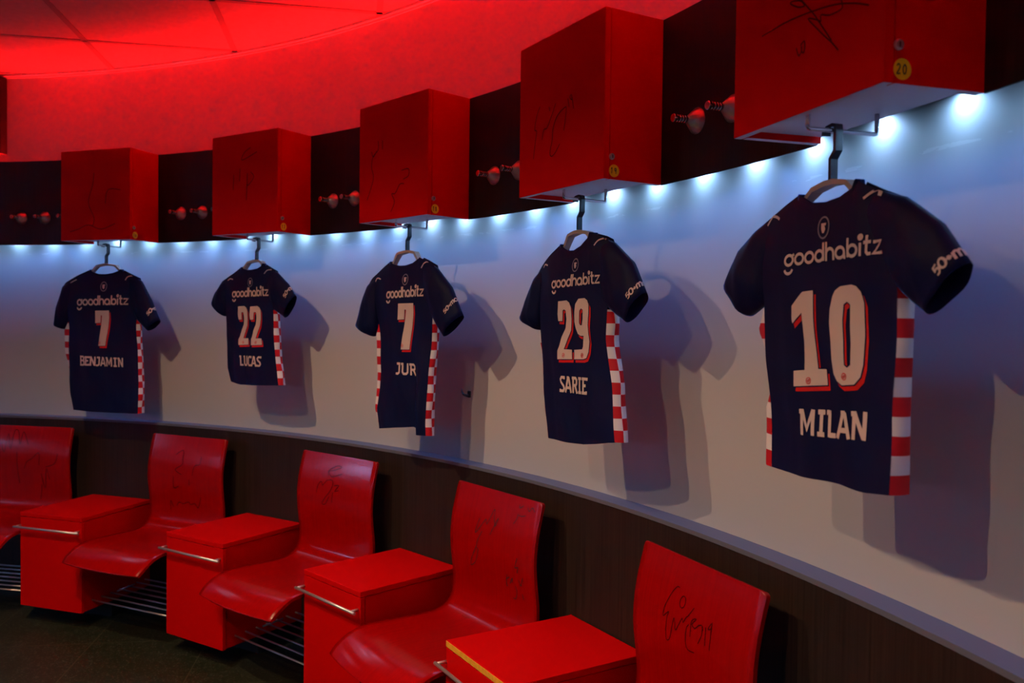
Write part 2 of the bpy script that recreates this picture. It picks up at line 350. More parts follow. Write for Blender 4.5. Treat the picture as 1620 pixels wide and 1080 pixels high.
CABSIG = {4:[[(-0.1203,2.0443),(-0.089,2.0448),(-0.04,2.0453),(0.0012,2.0423),(0.0405,2.0378),(0.0779,2.0322),(0.1092,2.0255),(0.1477,2.0129),(0.1805,1.9984)],[(0.1123,2.0307),(0.1158,2.0211),(0.1117,2.0155),(0.0829,2.0161),(0.0598,2.0239),(0.059,2.0133),(0.0482,2.0198),(0.0239,2.0294),(0.0487,2.005),(0.0703,1.9849),(0.089,1.969),(0.1073,1.95)],[(0.0889,1.9719),(0.0603,2.007),(0.0407,2.0311),(0.0207,2.0513),(0.0028,2.0696)],[(0.0132,2.0555),(-0.0044,2.0593),(-0.0279,2.0729),(-0.0254,2.0766),(0.0003,2.069),(0.0132,2.057)],[(-0.0096,1.9888),(-0.0015,1.9727),(0.0059,1.9781)],[(0.003,1.9895),(0.0128,1.9941),(0.0156,1.9857),(0.0135,1.9743),(0.0071,1.9777),(0.0056,1.9872)]],3:[[(-0.1008,2.1208),(-0.1184,2.0957),(-0.129,2.0593),(-0.1174,2.0523),(-0.1257,2.0178),(-0.1339,1.9733)],[(-0.0872,2.023),(-0.0789,2.0499),(-0.0612,2.0513),(-0.0421,2.0757),(-0.0172,2.1124)],[(-0.0517,2.1104),(-0.047,2.0977)],[(0.0069,1.9948),(-0.0138,1.9752),(-0.035,1.9659),(-0.044,1.9779),(-0.0319,2.0132),(-0.0284,2.0451),(-0.0078,2.0758),(0.0295,2.091),(0.0379,2.0825),(0.0269,2.0278)],[(0.0454,2.1126),(0.0521,2.0886)],[(0.0594,2.1208),(0.0555,2.1126),(0.0658,2.1059),(0.0634,2.1199),(0.0744,2.0794)]],2:[[(-0.0907,2.1705),(-0.0902,2.1372),(-0.122,2.1181),(-0.1332,2.0793),(-0.1207,2.0308),(-0.1611,1.9541)],[(-0.062,2.1697),(-0.0615,2.1366)],[(-0.134,2.1365),(-0.1219,2.1147),(-0.0989,2.1351)],[(0.0594,2.0429),(0.1022,2.0442),(0.1026,2.0187),(0.0707,2.0095)],[(0.0763,1.9928),(0.0493,1.9925),(0.0224,1.9629),(0.0003,1.9619),(0.0174,1.9309),(-0.0043,1.8969)]],1:[[(0.0428,2.2457),(0.0014,2.2265),(-0.0123,2.1951),(0.084,2.2232)],[(-0.0261,2.1589),(-0.0293,2.1029)],[(-0.0683,2.1342),(-0.0715,2.0684)],[(0.0435,2.139),(0.0643,2.1141),(0.0232,2.0802),(0.0228,2.1361),(0.0167,2.0154)]],0:[[(-0.0052,2.2002),(-0.014,2.1383),(-0.0406,2.056),(-0.0051,1.9786),(-0.014,1.9372)],[(-0.1571,1.9126),(-0.1031,1.9254),(-0.0406,1.9448),(0.0389,1.9221),(0.1261,1.9476)],[(0.0651,2.0456),(0.0825,2.1138),(0.1605,2.1108)]]}
SEATSIG = {4:[[(-0.0541,0.8306),(-0.064,0.8306),(-0.0785,0.8146),(-0.0962,0.7839),(-0.1042,0.7638),(-0.1037,0.7462),(-0.0837,0.7625),(-0.0883,0.7434),(-0.0886,0.6964),(-0.0783,0.6922),(-0.0687,0.7072),(-0.0629,0.7363),(-0.0585,0.7542),(-0.0532,0.7434),(-0.0478,0.7279),(-0.0338,0.7499),(-0.0246,0.7643),(-0.0196,0.7565),(-0.0089,0.7723),(-0.0028,0.7771),(0.0152,0.8017)],[(-0.021,0.8053),(-0.0221,0.7984),(-0.0255,0.7922),(-0.0304,0.7882),(-0.0357,0.7874),(-0.0403,0.7898),(-0.0429,0.7951),(-0.0431,0.8019),(-0.0408,0.8086),(-0.0365,0.8139),(-0.0312,0.8163),(-0.0262,0.8155),(-0.0225,0.8115),(-0.021,0.8054)],[(0.0126,0.7317),(0.0131,0.7692),(0.0297,0.7794),(0.0164,0.7629),(0.0288,0.7577),(0.0436,0.7701),(0.0556,0.7705),(0.0562,0.7505),(0.0449,0.7263)],[(0.004,0.7587),(-0.005,0.7444),(-0.004,0.7108),(0.0058,0.6974),(0.0305,0.6989)],[(0.0689,0.7732),(0.0716,0.7304)],[(0.0875,0.7885),(0.0777,0.7725),(0.0878,0.7759),(0.0903,0.7894),(0.0893,0.7259)]],3:[[(-0.071,0.7983),(-0.0879,0.745),(-0.0563,0.7764),(-0.0356,0.801),(-0.0249,0.7867),(-0.0081,0.8186),(0.0052,0.8415),(0.0126,0.8104),(0.0233,0.7882),(0.0329,0.8184),(0.0,0.755)],[(-0.0489,0.7572),(-0.0695,0.7239),(-0.0798,0.6967),(-0.1114,0.6477),(-0.1183,0.623),(-0.0895,0.6403),(-0.0687,0.6825),(-0.0798,0.6967)],[(0.1334,0.8809),(0.1368,0.8698),(0.1525,0.8805)],[(0.1776,0.8773),(0.1872,0.8675),(0.1992,0.8813),(0.2147,0.8707)],[(0.134,0.8497),(0.1312,0.8334),(0.1187,0.8152)],[(0.1373,0.8464),(0.1532,0.8455),(0.1719,0.851)],[(0.1559,0.7095),(0.1439,0.6753),(0.1597,0.6791),(0.1538,0.6581)],[(0.0962,0.64),(0.0904,0.6067),(0.097,0.6004)],[(0.09,0.6226),(0.1094,0.6353)],[(0.1099,0.6117),(0.1255,0.6354),(0.1227,0.6189)],[(0.1606,0.6363),(0.1704,0.6193),(0.1823,0.6496)],[(0.1389,0.6112),(0.1456,0.5933),(0.1365,0.5673),(0.1237,0.5678)],[(0.174,0.593),(0.1806,0.5753)]],2:[[(-0.0408,0.8134),(-0.044,0.8359),(0.0057,0.8608),(0.0347,0.8567),(-0.0116,0.8398),(-0.041,0.8324),(-0.0172,0.8125),(0.0465,0.8318)],[(-0.1088,0.7353),(-0.1001,0.7713),(-0.0822,0.7851),(-0.0701,0.7713),(-0.0465,0.7936),(-0.0112,0.7981),(-0.0051,0.7761),(-0.0224,0.7472),(-0.0516,0.7164),(-0.0692,0.6908),(-0.0454,0.6943),(-0.0222,0.7282)],[(0.0066,0.7776),(0.0355,0.7815),(0.0126,0.7557),(0.0357,0.7608)],[(0.001,0.7504),(-0.0043,0.7041)]],1:[[(-0.0631,0.8119),(-0.0192,0.8356),(-0.0136,0.7955),(-0.0135,0.7671),(-0.0573,0.739),(-0.0134,0.7184)],[(0.105,0.8131),(0.0998,0.7766),(0.0677,0.7659),(0.0572,0.7206)],[(0.0357,0.6985),(0.0358,0.6703)],[(-0.0683,0.7054),(-0.0681,0.6483),(-0.035,0.6596)],[(-0.0982,0.5347),(-0.0983,0.5798),(-0.0788,0.5491)],[(-0.0567,0.5595),(-0.0403,0.5776),(-0.0128,0.5722),(0.0198,0.5837),(0.0362,0.5733),(0.0631,0.5801),(0.0847,0.5622),(0.1059,0.6166)]],0:[[(-0.174,0.8157),(-0.1488,0.7642),(-0.1384,0.8609),(-0.1133,0.7832),(-0.1029,0.8754),(-0.0777,0.872),(-0.0577,0.8073),(-0.0475,0.8731),(-0.0075,0.8094)],[(-0.0704,0.7675),(-0.0582,0.602)],[(-0.0228,0.6824),(-0.0077,0.7179),(0.0224,0.7367),(0.0623,0.7689),(0.0672,0.7039)],[(0.1069,0.6971),(0.1614,0.7169),(0.1763,0.7695)],[(0.0771,0.661),(0.0969,0.5838),(0.1119,0.6887),(0.1267,0.6287)],[(0.0669,0.5213),(0.077,0.6001)]]}
# ------------------------------------------------------------------ the room
bm = bmesh.new(); bmesh.ops.create_circle(bm, cap_ends=True, segments=128, radius=RW + 0.10)
tag(link('floor', bm, 'floor'), 'dark speckled tile floor with thin grout lines', kind='structure')
bm = bmesh.new(); arc_solid(bm, [(RW, 0), (RW + .1, 0), (RW + .1, ZC + .05), (RW, ZC + .05)], -pi, pi, 256)
w = link('wall_right', bm, 'wall', smooth=False); tag(w, 'curved plaster wall, white below the coat band and red-lit above', kind='structure')
for p in w.data.polygons: p.use_smooth = abs(p.normal.z) < .5
bm = bmesh.new(); bmesh.ops.create_circle(bm, cap_ends=True, segments=128, radius=RW + .1)
for v in bm.verts: v.co.z = ZC
c = link('ceiling', bm, 'ceiling'); tag(c, 'ceiling of large pale tiles glowing red near the wall', kind='structure')
# ceiling T-grid, turned about 36 degrees to the room
bm = bmesh.new(); ca = radians(-34.5); ux = Vector((cos(ca), sin(ca), 0)); uy = Vector((-sin(ca), cos(ca), 0))
for d, nrm, offs in ((ux, uy, [2.71 + .684 * k for k in range(-10, 3)]), (uy, ux, [1.990 + .684 * k for k in range(-9, 4)])):
    for o in offs:
        if abs(o) > RW - .05: continue
        h = math.sqrt((RW - .003) ** 2 - o * o) - .012
        for a in (bm,):
            vs = []
            for z in (ZC - .004, ZC + .002):
                for s, q in ((-1, -1), (1, -1), (1, 1), (-1, 1)):
                    p = nrm * (o + q * .013) + d * (s * h); vs.append(bm.verts.new((p.x, p.y, z)))
            for f in ((0, 1, 2, 3), (4, 7, 6, 5), (0, 4, 5, 1), (1, 5, 6, 2), (2, 6, 7, 3), (3, 7, 4, 0)): bm.faces.new([vs[i] for i in f])
tag(link('trim_1', bm, 'grid'), 'thin grid of bars between the ceiling tiles', kind='structure')
bm = bmesh.new(); arc_solid(bm, [(RW - .022, ZC - .010), (RW - .022, ZC - .002), (RW + .01, ZC - .002), (RW + .01, ZC - .018), (RW - .008, ZC - .018), (RW - .008, ZC - .010)], -pi, pi, 256)
tag(link('trim_2', bm, 'wall'), 'edge trim where the curved wall meets the ceiling', kind='structure')
bm = bmesh.new(); arc_solid(bm, [(RWA, 0), (RW + .01, 0), (RW + .01, ZSILL - .012), (RWA, ZSILL - .012)], -1.35, 1.25, 130)
tag(link('trim_3', bm, 'wood'), 'dark wood wainscot panelling with vertical grain behind the seats', kind='structure')
bm = bmesh.new(); arc_solid(bm, [(RWA - .003, ZSILL - .012), (RW + .01, ZSILL - .012), (RW + .01, ZSILL + .002), (RW - .004, ZSILL), (RWA - .003, ZSILL)], -1.35, 1.25, 130)
tag(link('trim_4', bm, 'ledge'), 'blue-grey metal ledge along the top of the wainscot', kind='structure')
bm = bmesh.new(); arc_solid(bm, [(RW - .05, 2.373), (RW + .02, 2.373), (RW + .02, ZC - .018), (RW - .05, ZC - .018)], .646, 1.0, 24)
tag(link('dark_wall_panel', bm, 'black'), 'dark panel hung high on the red-lit wall at the far left edge, under the ceiling', 'panel')

# coat band with its pegs (one continuous curved board)
band = empty('coat_rail_board', pol(RS, th(1.5), ZB), 0)
band.location = (0, 0, 0)
tag(band, 'dark wood curved coat board running behind the red cabinets, with steel pegs', 'coat rack')
bm = bmesh.new(); 
cuts = [-1.3]; HA = math.asin((.4330 / 2 - .002) / RS)          # notched up a little behind each cabinet's recessed bottom
for k in range(4, -1, -1): cuts += [th(k) - HA, th(k) + HA]
cuts.append(1.2)
for q, (ta, tb) in enumerate(zip(cuts, cuts[1:])):
    zb = ZB + (.016 if q % 2 else 0)
    arc_solid(bm, [(RS, zb), (RS + .004, zb), (RS + .010, zb + .020), (RS + .010, ZB + .060), (RW - .0005, ZB + .060), (RW - .0005, ZT - .055), (RS + .012, ZT - .055), (RS + .012, ZT), (RS, ZT)], ta, tb, max(2, int((tb - ta) / .0165)))
link('board', bm, 'band', band)
PEG = [(k, f) for k in range(-1, 4) for f in (.36, .50, .64)]
for k, f in PEG:
    t = th(k + f)
    if k == -1 and f < .3: continue
    e = Matrix.Translation(pol(RS, t, 2.012)) @ Matrix.Rotation(t - pi / 2, 4, 'Z')
    bm = bmesh.new(); lathe(bm, [(0, 0), (.034, 0), (.034, -.0015), (.0085, -.032), (0, -.032)], (0, 0, 0), 28)
    o = link('coat_peg', bm, 'steel', band); o.matrix_local = e
    for p in o.data.polygons: p.use_smooth = len(p.vertices) == 4
    bm = bmesh.new(); pr = [(0, -.033), (.0068, -.033)]; y = -.034
    for q in range(4):
        pr += [(.0095, y - .0015), (.0095, y - .0045), (.0068, y - .006), (.0068, y - .0075)]; y -= .008
    pr += [(.0108, y - .001), (.0108, y - .007), (.0095, y - .009), (0, y - .009)]
    lathe(bm, pr, (0, 0, 0), 20)
    s = link('peg_knob', bm, 'chrome', o)

# ------------------------------------------------------------------ wall cabinets
CW, CDF, HC = .4330, .1993, ZT - ZB     # width, depth of front from the band, height
def cabinet(k, label):
    c = at('wall_cabinet', th(k), RS, ZB); tag(c, label, 'cabinet', 'red wall cabinets above the shirts')
    hw = CW / 2; dt = .018; yf = -CDF; yb = -.0015
    # carcass: two sides, top, recessed bottom, back rail
    bm = bmesh.new(); yr = RS - math.sqrt(RS * RS - hw * hw)   # band curves away at the sides
    for s in (-1, 1):
        x0, x1 = (hw - .018, hw) if s > 0 else (-hw, -hw + .018)
        box(bm, (x0, yf + dt + .002, 0), (x1, -yr - .0005, HC), .0012)
    for z0, z1 in ((HC - .018, HC), (.014, .032)):          # boards cut to the curve of the band
        n = 16; loop = [(-hw + .018, yf + dt + .002), (hw - .018, yf + dt + .002)]
        for i in range(n + 1):
            x = lerp(hw - .018, -hw + .018, i / n); loop.append((x, math.sqrt(RS * RS - x * x) - RS - .0005))
        lo = [bm.verts.new((x, y, z0)) for x, y in loop]; hi = [bm.verts.new((x, y, z1)) for x, y in loop]; m = len(loop)
        bm.faces.new(lo[::-1]); bm.faces.new(hi)
        for i in range(m): bm.faces.new((lo[i], lo[(i + 1) % m], hi[(i + 1) % m], hi[i]))
    bmesh.ops.recalc_face_normals(bm, faces=bm.faces[:]); bm.normal_update()
    for f in bm.faces:
        cz = f.calc_center_median(); f.material_index = 0
        if cz.z < .0145 and f.normal.z < -.9: f.material_index = 1
    link('carcass', bm, ['redpaint_lifted', 'under'], c)
    bm = bmesh.new(); box(bm, (-hw, yf, 0), (hw, yf + dt, HC), .0015)
    bmesh.ops.recalc_face_normals(bm, faces=bm.faces[:]); bm.normal_update()
    for f in bm.faces: f.material_index = int(f.normal.z < -.9)
    d = link('door', bm, ['redpaint_lifted', 'under'], c)
    sg = strokes_bm([[(x, z - ZB) for x, z in st] for st in CABSIG[k]], .0028 if k > 2 else .0034, lambda x, z: yf - .0006)
    for v in sg.verts: v.co.z = min(v.co.z, HC - .003)
    link('signature', sg, 'ink', d)
    # lock and numbered sticker on the right side
    xs = hw
    bm = bmesh.new(); lathe(bm, [(0, 0), (.0085, 0), (.0085, -.003), (.0065, -.005), (.0065, -.0042), (0, -.0042)], (0, 0, 0), 20)
    bmesh.ops.rotate(bm, verts=bm.verts[:], cent=(0, 0, 0), matrix=Matrix.Rotation(pi / 2, 3, 'Z'))
    o = link('lock', bm, 'steel', c, smooth=False); o.location = (xs, 4.076 - RS, 1.928 - ZB)
    bm = bmesh.new(); box(bm, (.0040, -.0008, -.004), (.0052, .0008, .004)); link('keyhole', bm, 'black', o)
    bm = bmesh.new(); lathe(bm, [(0, 0), (.0165, 0), (.0165, -.0008), (0, -.0008)], (0, 0, 0), 32)
    bmesh.ops.rotate(bm, verts=bm.verts[:], cent=(0, 0, 0), matrix=Matrix.Rotation(pi / 2, 3, 'Z'))
    o = link('number_sticker', bm, 'sticker', c); o.location = (xs, 4.0845 - RS, 1.8915 - ZB)
    HW = {'2': [[(0, .8), (.25, 1), (.55, .85), (.45, .5), (0, 0), (.65, .05)]], '0': [[(.35, 1), (.05, .6), (.2, .05), (.55, .15), (.62, .7), (.35, 1)]],
          '1': [[(.1, .75), (.32, 1), (.25, 0)]], '9': [[(.55, .9), (.2, .95), (.1, .6), (.4, .5), (.58, .9), (.5, 0)]],
          '8': [[(.5, .85), (.2, .95), (.15, .7), (.5, .4), (.4, .05), (.1, .15), (.2, .45), (.5, .85)]], '7': [[(.05, .95), (.6, 1), (.25, 0)]], '6': [[(.5, 1), (.15, .5), (.15, .1), (.5, .1), (.5, .45), (.15, .45)]]}
    qs = []
    for i, ch in enumerate(str(16 + k)):
        for st in HW[ch]: qs += ribbon(smooth_poly([(-.0105 + i * .0108 + px * .0100, -.0075 + pz * .015) for px, pz in st]), .0021)
    bm = flat_bm(qs, 0)
    for v in bm.verts: v.co = Vector((.0012, v.co.x, v.co.z))
    link('number', bm, 'blackink', o)
    # U-shaped clothes rail under the cabinet, running from front to back
    bm = bmesh.new(); y0, y1, zr = 4.071 - RS, 4.218 - RS, 1.8455 - ZB; r = .0042
    tube(bm, [(0, y0, .0145), (0, y0, zr + .004), (0, y0 + .001, zr + .001), (0, y0 + .004, zr), (0, y1 - .004, zr), (0, y1 - .001, zr + .001), (0, y1, zr + .004), (0, y1, .0145)], r, 12)
    link('clothes_rail', bm, 'chrome', c)
    return c
CABL = ['red wall cabinet, leftmost, with sticker 16 and faint writing', 'red wall cabinet with sticker 17, second from the left',
        'red wall cabinet with sticker 18, third from the left', 'red wall cabinet with yellow sticker 19 and a looped signature on its door',
        'large near red wall cabinet with yellow sticker 20, cut by the top of the picture']
for k in range(5): cabinet(k, CABL[k])

# ------------------------------------------------------------------ drawer cabinets
DW, ZD0, ZD1 = .3732, .09, .5432
def drawer_unit(k, label, worn=False):
    c = at('drawer_cabinet', th(k) + .0133, RS, 0); tag(c, label, 'cabinet', 'red drawer cabinets between the seats')
    hw = DW / 2; yf = -.417; yb = RWA - RS - (RWA - math.sqrt(RWA ** 2 - hw ** 2)) - .001
    bm = bmesh.new(); box(bm, (-hw + .002, yf + .021, ZD0 + .002), (hw - .002, yb, ZD1 - .021), .001)
    link('carcass', bm, 'redpaint', c)
    bm = bmesh.new(); box(bm, (-hw, yf, ZD1 - .020), (hw, yb, ZD1), .0018)
    l = link('lid', bm, 'redpaint', c)
    if worn:
        bm = bmesh.new(); box(bm, (-hw + .002, yf - .0012, ZD1 - .0185), (hw - .002, yf + .002, ZD1 - .0015)); o = link('edge_band', bm, 'cutedge', l); o['label'] = 'bare yellow front edge'
    bm = bmesh.new(); box(bm, (-hw, yf + .001, ZD0), (hw, yf + .019, ZD1 - .0225), .0012)
    d = link('door', bm, 'redpaint', c)
    bm = bmesh.new(); z = .478; y = yf - .033; xl, xr = -.193, .200; r = .0056
    tube(bm, [(xl, y, z), (xr, y, z)], r, 12)
    for x in (xl + .008, xr - .028): tube(bm, [(x, yf + .003, z), (x, y, z)], r * .9, 10)
    link('handle', bm, 'steel', d)
    bm = bmesh.new(); box(bm, (-hw + .05, yf + .22, 0), (hw - .03, yb - .01, ZD0 + .003)); link('plinth', bm, 'black', c)
DRL = ['red drawer cabinet at the far left, beside the seat cut by the left edge', 'red drawer cabinet between the second and third seats from the left',
       'red drawer cabinet with all-red lid, nearer the middle, left of the seat with black autographs', 'nearest red drawer cabinet, its lid showing a worn yellow front edge']
for k in range(4): drawer_unit(k, DRL[k], k == 3)

# ------------------------------------------------------------------ plywood seats
SW = .4905; TS = -.1105
PROF = [(.0445, .9038), (.0452, .9010), (.0460, .8975), (.0472, .8930), (.0560, .860), (.0670, .815), (.0755, .768), (.0795, .722), (.0785, .675), (.0735, .628), (.0675, .580), (.0655, .545), (.0670, .515), (.0750, .484), (.0930, .460),
        (.1200, .4455), (.1580, .4390), (.2100, .4385), (.2700, .4405), (.3400, .4430), (.4000, .4445), (.4400, .4425), (.4780, .4340), (.5120, .4170), (.5400, .3975), (.5620, .3760)]
PF = smooth_poly(PROF, 4)
def back_y(z): return -interp(sorted((b, a) for a, b in PROF if b > .50), z)
def seat(k, label):
    c = at('plywood_seat', th(k - 1) + TS, RS, 0); tag(c, label, 'seat', 'red plywood seats along the wall')
    bm = bmesh.new(); hw = SW / 2; n = len(PF); nx = 20; top = []; bot = []; thk = .011
    for i, (a, z) in enumerate(PF):
        p0 = PF[max(i - 1, 0)]; p1 = PF[min(i + 1, n - 1)]
        d = Vector((-(p1[0] - p0[0]), p1[1] - p0[1])).normalized(); nn = Vector((-d.y, d.x))   # (y,z) normal, away from sitter
        rt = []; rb = []
        for j in range(nx + 1):
            u = -1 + 2 * j / nx; w = hw
            zz = ZC
            # rounded upper corners, gently bowed front edge
            if i < 18:
                dd = (PF[0][1] - z); r = .012
                if dd < r: w = hw - (r - math.sqrt(max(r * r - (r - dd) ** 2, 0)))
            f = i / (n - 1); bow = 0.0
            if f > .82: bow = (f - .82) / .18 * .022 * (1 - u * u)
            if f > .96: w = hw - (f - .96) / .04 * .006
            y = -a - bow; x = u * w
            rt.append(bm.verts.new((x, y, z))); rb.append(bm.verts.new((x, y + nn.x * thk, z + nn.y * thk)))
        top.append(rt); bot.append(rb)
    for i in range(n - 1):
        for j in range(nx):
            bm.faces.new((top[i][j], top[i][j + 1], top[i + 1][j + 1], top[i + 1][j])).smooth = True
            bm.faces.new((bot[i][j], bot[i + 1][j], bot[i + 1][j + 1], bot[i][j + 1])).smooth = True
        bm.faces.new((top[i][0], top[i + 1][0], bot[i + 1][0], bot[i][0])); bm.faces.new((top[i][nx], bot[i][nx], bot[i + 1][nx], top[i + 1][nx]))
    for j in range(nx):
        bm.faces.new((top[0][j], bot[0][j], bot[0][j + 1], top[0][j + 1])); bm.faces.new((top[-1][j], top[-1][j + 1], bot[-1][j + 1], bot[-1][j]))
    sh = link('shell', bm, 'seatred', c)
    sg = strokes_bm(SEATSIG[k], .0026 if k > 2 else .0034, lambda x, z: back_y(max(z, .51)) - .0011, .02)
    link('signature', sg, 'blackink' if k == 3 else 'seatink', sh)
    # steel bar and brackets carrying the shell
    bm = bmesh.new(); tube(bm, [(-.268, -.20, .375), (.268, -.20, .375)], .010, 12)
    for x in (-.13, .13): box(bm, (x - .02, -.24, .382), (x + .02, -.16, .4285), .001)
    for x in (-.10, .10): box(bm, (x - .02, -.052, .60), (x + .02, .030, .64), .001)
    link('support_bar', bm, 'steel', c)
SEL = ['red plywood seat cut off by the left edge, with smudged writing across its back', 'red plywood seat, second from the left, faint signature and a scrawl low on its back',
       'red plywood seat, third from the left, with one small signature near its top', 'red plywood seat with black autographs in several spots, right of the all-red drawer cabinet',
       'nearest red plywood seat back, with a large looping signature, cut by the bottom edge']
for k in range(5): seat(k, SEL[k])

# shoe racks of thin steel rods under the seats
RKL = ['steel rod shoe rack under the seat at the left edge', 'steel rod shoe rack under the second seat from the left', 'steel rod shoe rack under the third seat from the left']
for k in range(3):
    c = at('shoe_rack', th(k - 1) + TS - .0, RS, 0); tag(c, RKL[k], 'rack', 'shoe racks under the seats')
    dth = abs(DT)
    for i in range(7):
        rad = 3.90 + .058 * i
        # rods end on the neighbouring drawer cabinets' sides
        xr = []
        for kk, s in ((k - 1, 1), (k, -1)):
            tc = th(kk) + .0133; n = Vector((cos(tc), sin(tc))); t = Vector((sin(tc), -cos(tc)))
            # point on side plane at this radius, in rack frame
            p = n * rad + t * (s * (DW / 2 - .001))
            ts = th(k - 1) + TS; n2 = Vector((cos(ts), sin(ts))); t2 = Vector((sin(ts), -cos(ts)))
            xr.append((p.dot(t2), p.dot(n2) - RS))
        bm = bmesh.new(); z = .135
        tube(bm, [(xr[0][0], xr[0][1], z), (xr[1][0], xr[1][1], z)], .0042, 10)
        link('rod', bm, 'steel', c)
        if i in (1, 6): ends = (xr if i == 1 else ends) if i == 1 else ends + xr
    bm = bmesh.new()
    A = Vector((*ends[0], .1430)); B = Vector((*ends[2], .1430)); s = Vector((.03, 0, 0))
    tube(bm, [A.lerp(B, .25) + s, A.lerp(B, .65) + s], .0045, 8)
    link('cross_bar', bm, 'steel', c)

# small black hook on the white wall
c = at('wall_hook', -.0468, RW, 1.2106); tag(c, 'small black curved hook on the white wall right of the middle shirt', 'hook')
bm = bmesh.new()
tube(bm, [(-.022, -.012, .014), (-.016, -.016, .003), (-.004, -.018, -.006), (.008, -.012, -.010), (.012, .0, -.010)], [.002, .0035, .0045, .0055, .006], 10)
link('arm', bm, 'black', c)
bm = bmesh.new(); box(bm, (.004, -.006, -.018), (.020, .0005, .008), .002); link('mounting_plate', bm, 'black', c)
# ------------------------------------------------------------------ football shirts on hangers
YB = 4.10 - 4.13     # back panel lies 3 cm nearer the room than the hanger
def digit_polys(ch, x0, x1, z0, z1, slope=0.0):
    return [[(x0 + (x1 - x0) * a, z0 + (z1 - z0) * b + slope * (x1 - x0) * a) for a, b in l] for l in GLYPH[ch]]
def grow(loop, d, hole=False):
    ar = sum(loop[i][0] * loop[(i + 1) % len(loop)][1] - loop[(i + 1) % len(loop)][0] * loop[i][1] for i in range(len(loop)))
    s = (1 if ar > 0 else -1) * (-1 if hole else 1); out = []
    n = len(loop)
    for i in range(n):
        a, p, b = loop[i - 1], loop[i], loop[(i + 1) % n]
        d1 = Vector((p[0] - a[0], p[1] - a[1])).normalized(); d2 = Vector((b[0] - p[0], b[1] - p[1])).normalized()
        m = Vector((d1.y, -d1.x)) + Vector((d2.y, -d2.x)); m = m.normalized() if m.length > 1e-6 else Vector((d1.y, -d1.x))
        k = min(1 / max(m.dot(Vector((d1.y, -d1.x))), .5), 1.5)
        out.append((p[0] + m.x * d * s * k, p[1] + m.y * d * s * k))
    return out
def shirt(k, P):
    root = at('football_shirt', th(k), 4.13, 0.0); tag(root, P['label'], 'shirt', 'navy football shirts hanging along the wall')
    TOP = P['top']; xTL, xTR = TOP[0][0], TOP[-1][0]; HEM = P['hem']; hL, hR = HEM[0][0], HEM[-1][0]
    Lt = sorted(P['left']); Rt = sorted(P['right']); b0 = P['b']; nu, nv = 44, 64
    arm = P['arm']
    def folds(x, z):
        y = 0.0
        for (fx, fw, amp, z0, z1, dx) in P.get('folds', ()):
            f = min(max((z - z0) / (z1 - z0), 0), 1); f = f * f * (3 - 2 * f)
            c = fx + dx * f
            y -= amp * f * math.exp(-((x - c) / fw) ** 2)
        y += .0028 * sin(x * 48 + 7 * z + k) * min(max((1.60 - z) / .3, 0), 1)
        y += .0017 * sin(x * 23 + z * 31 + 2.1 * k)
        return y
    def top_z(x): return interp(TOP, x)
    def nk(x):     # 1 inside the neck opening
        a, b = P['neck']; m = (a + b) / 2; h = (b - a) / 2
        return max(0.0, 1 - ((x - m) / h) ** 2)
    def pos(u, v, front):
        zh = interp(HEM, lerp(hL, hR, u)); xt = lerp(xTL, xTR, u); zt = top_z(xt)
        if front: zt -= .055 * nk(xt)
        z = lerp(zh, zt, v)
        x = lerp(lerp(interp(Lt, z), interp(Rt, z), u), xt, max(0, (v - .86) / .14) ** 2)
        edge = .70 + .30 * min(1, 6 * u * (1 - u))
        sh = max(0.0, (v - .80) / .20)           # toward the shoulder seam the two layers meet
        near = 1 - sh ** 2 * (1 - .50 - .20 * nk(xt))
        b = b0 * edge * near
        y = (b * .55 if front else -b) + (0 if front else folds(x, z)) + .25 * YB * 0
        return Vector((x, y + P.get('y0', -.002), z))
    bm = bmesh.new()
    for front in (False, True):
        g = [[bm.verts.new(pos(i / nu, j / nv, front)) for i in range(nu + 1)] for j in range(nv + 1)]
        for j in range(nv):
            for i in range(nu):
                f = (g[j][i], g[j][i + 1], g[j + 1][i + 1], g[j + 1][i])
                bm.faces.new(f if not front else f[::-1]).smooth = True
    body = link('body', bm, 'navy', root, normals=False)
    # double-stitched hem band round the back
    # side panels of red and white checks
    CH = P.get('check', .0316)
    for s, name in ((1, 'side_panel'), (-1, 'side_panel')):
        tab = Rt if s > 0 else Lt; zlo = HEM[-1][1] if s > 0 else HEM[0][1]; ztop = arm[1] if s > 0 else arm[0]
        bm = bmesh.new(); rows = int((ztop - zlo) / CH * 3) + 1; ns = 8
        pw = .8 if s > 0 else .5
        grid = []
        for j in range(rows + 1):
            z = min(zlo + j * CH / 3, ztop); x0 = interp(tab, z); tp = min(1.0, (ztop - z) / .04)
            wob = .003 * sin(z * 40 + k + s) if s > 0 else 0; bulge = P['bulge'] if s > 0 else interp(P['bulgeL'], z)
            row = []
            for i in range(ns + 1):
                q = i / ns; yb = pos(1.0 if s > 0 else 0.0, min(max((z - zlo) / (top_z(xTR if s > 0 else xTL) - zlo), 0), 1), False).y
                yy = lerp(yb - .0006, P.get('y0', -.002) + P.get('bf', b0 * .55), q)
                row.append(bm.verts.new((x0 + s * ((bulge + wob) * max(sin(pi * q), 0) ** pw * (.35 + .65 * tp) - .0005), yy, z)))
            grid.append(row)
        for j in range(rows):
            for i in range(ns):
                f = bm.faces.new((grid[j][i], grid[j][i + 1], grid[j + 1][i + 1], grid[j + 1][i])); f.smooth = True
                colm = 0 if i / ns < P.get('csplit', .5) else 1
                zc = (j + .5) / 3
                f.material_index = (int(zc) + colm) % 2
        link(name, bm, ['shirtred', 'shirtwhite'], root)
    # sleeves
    sls = []
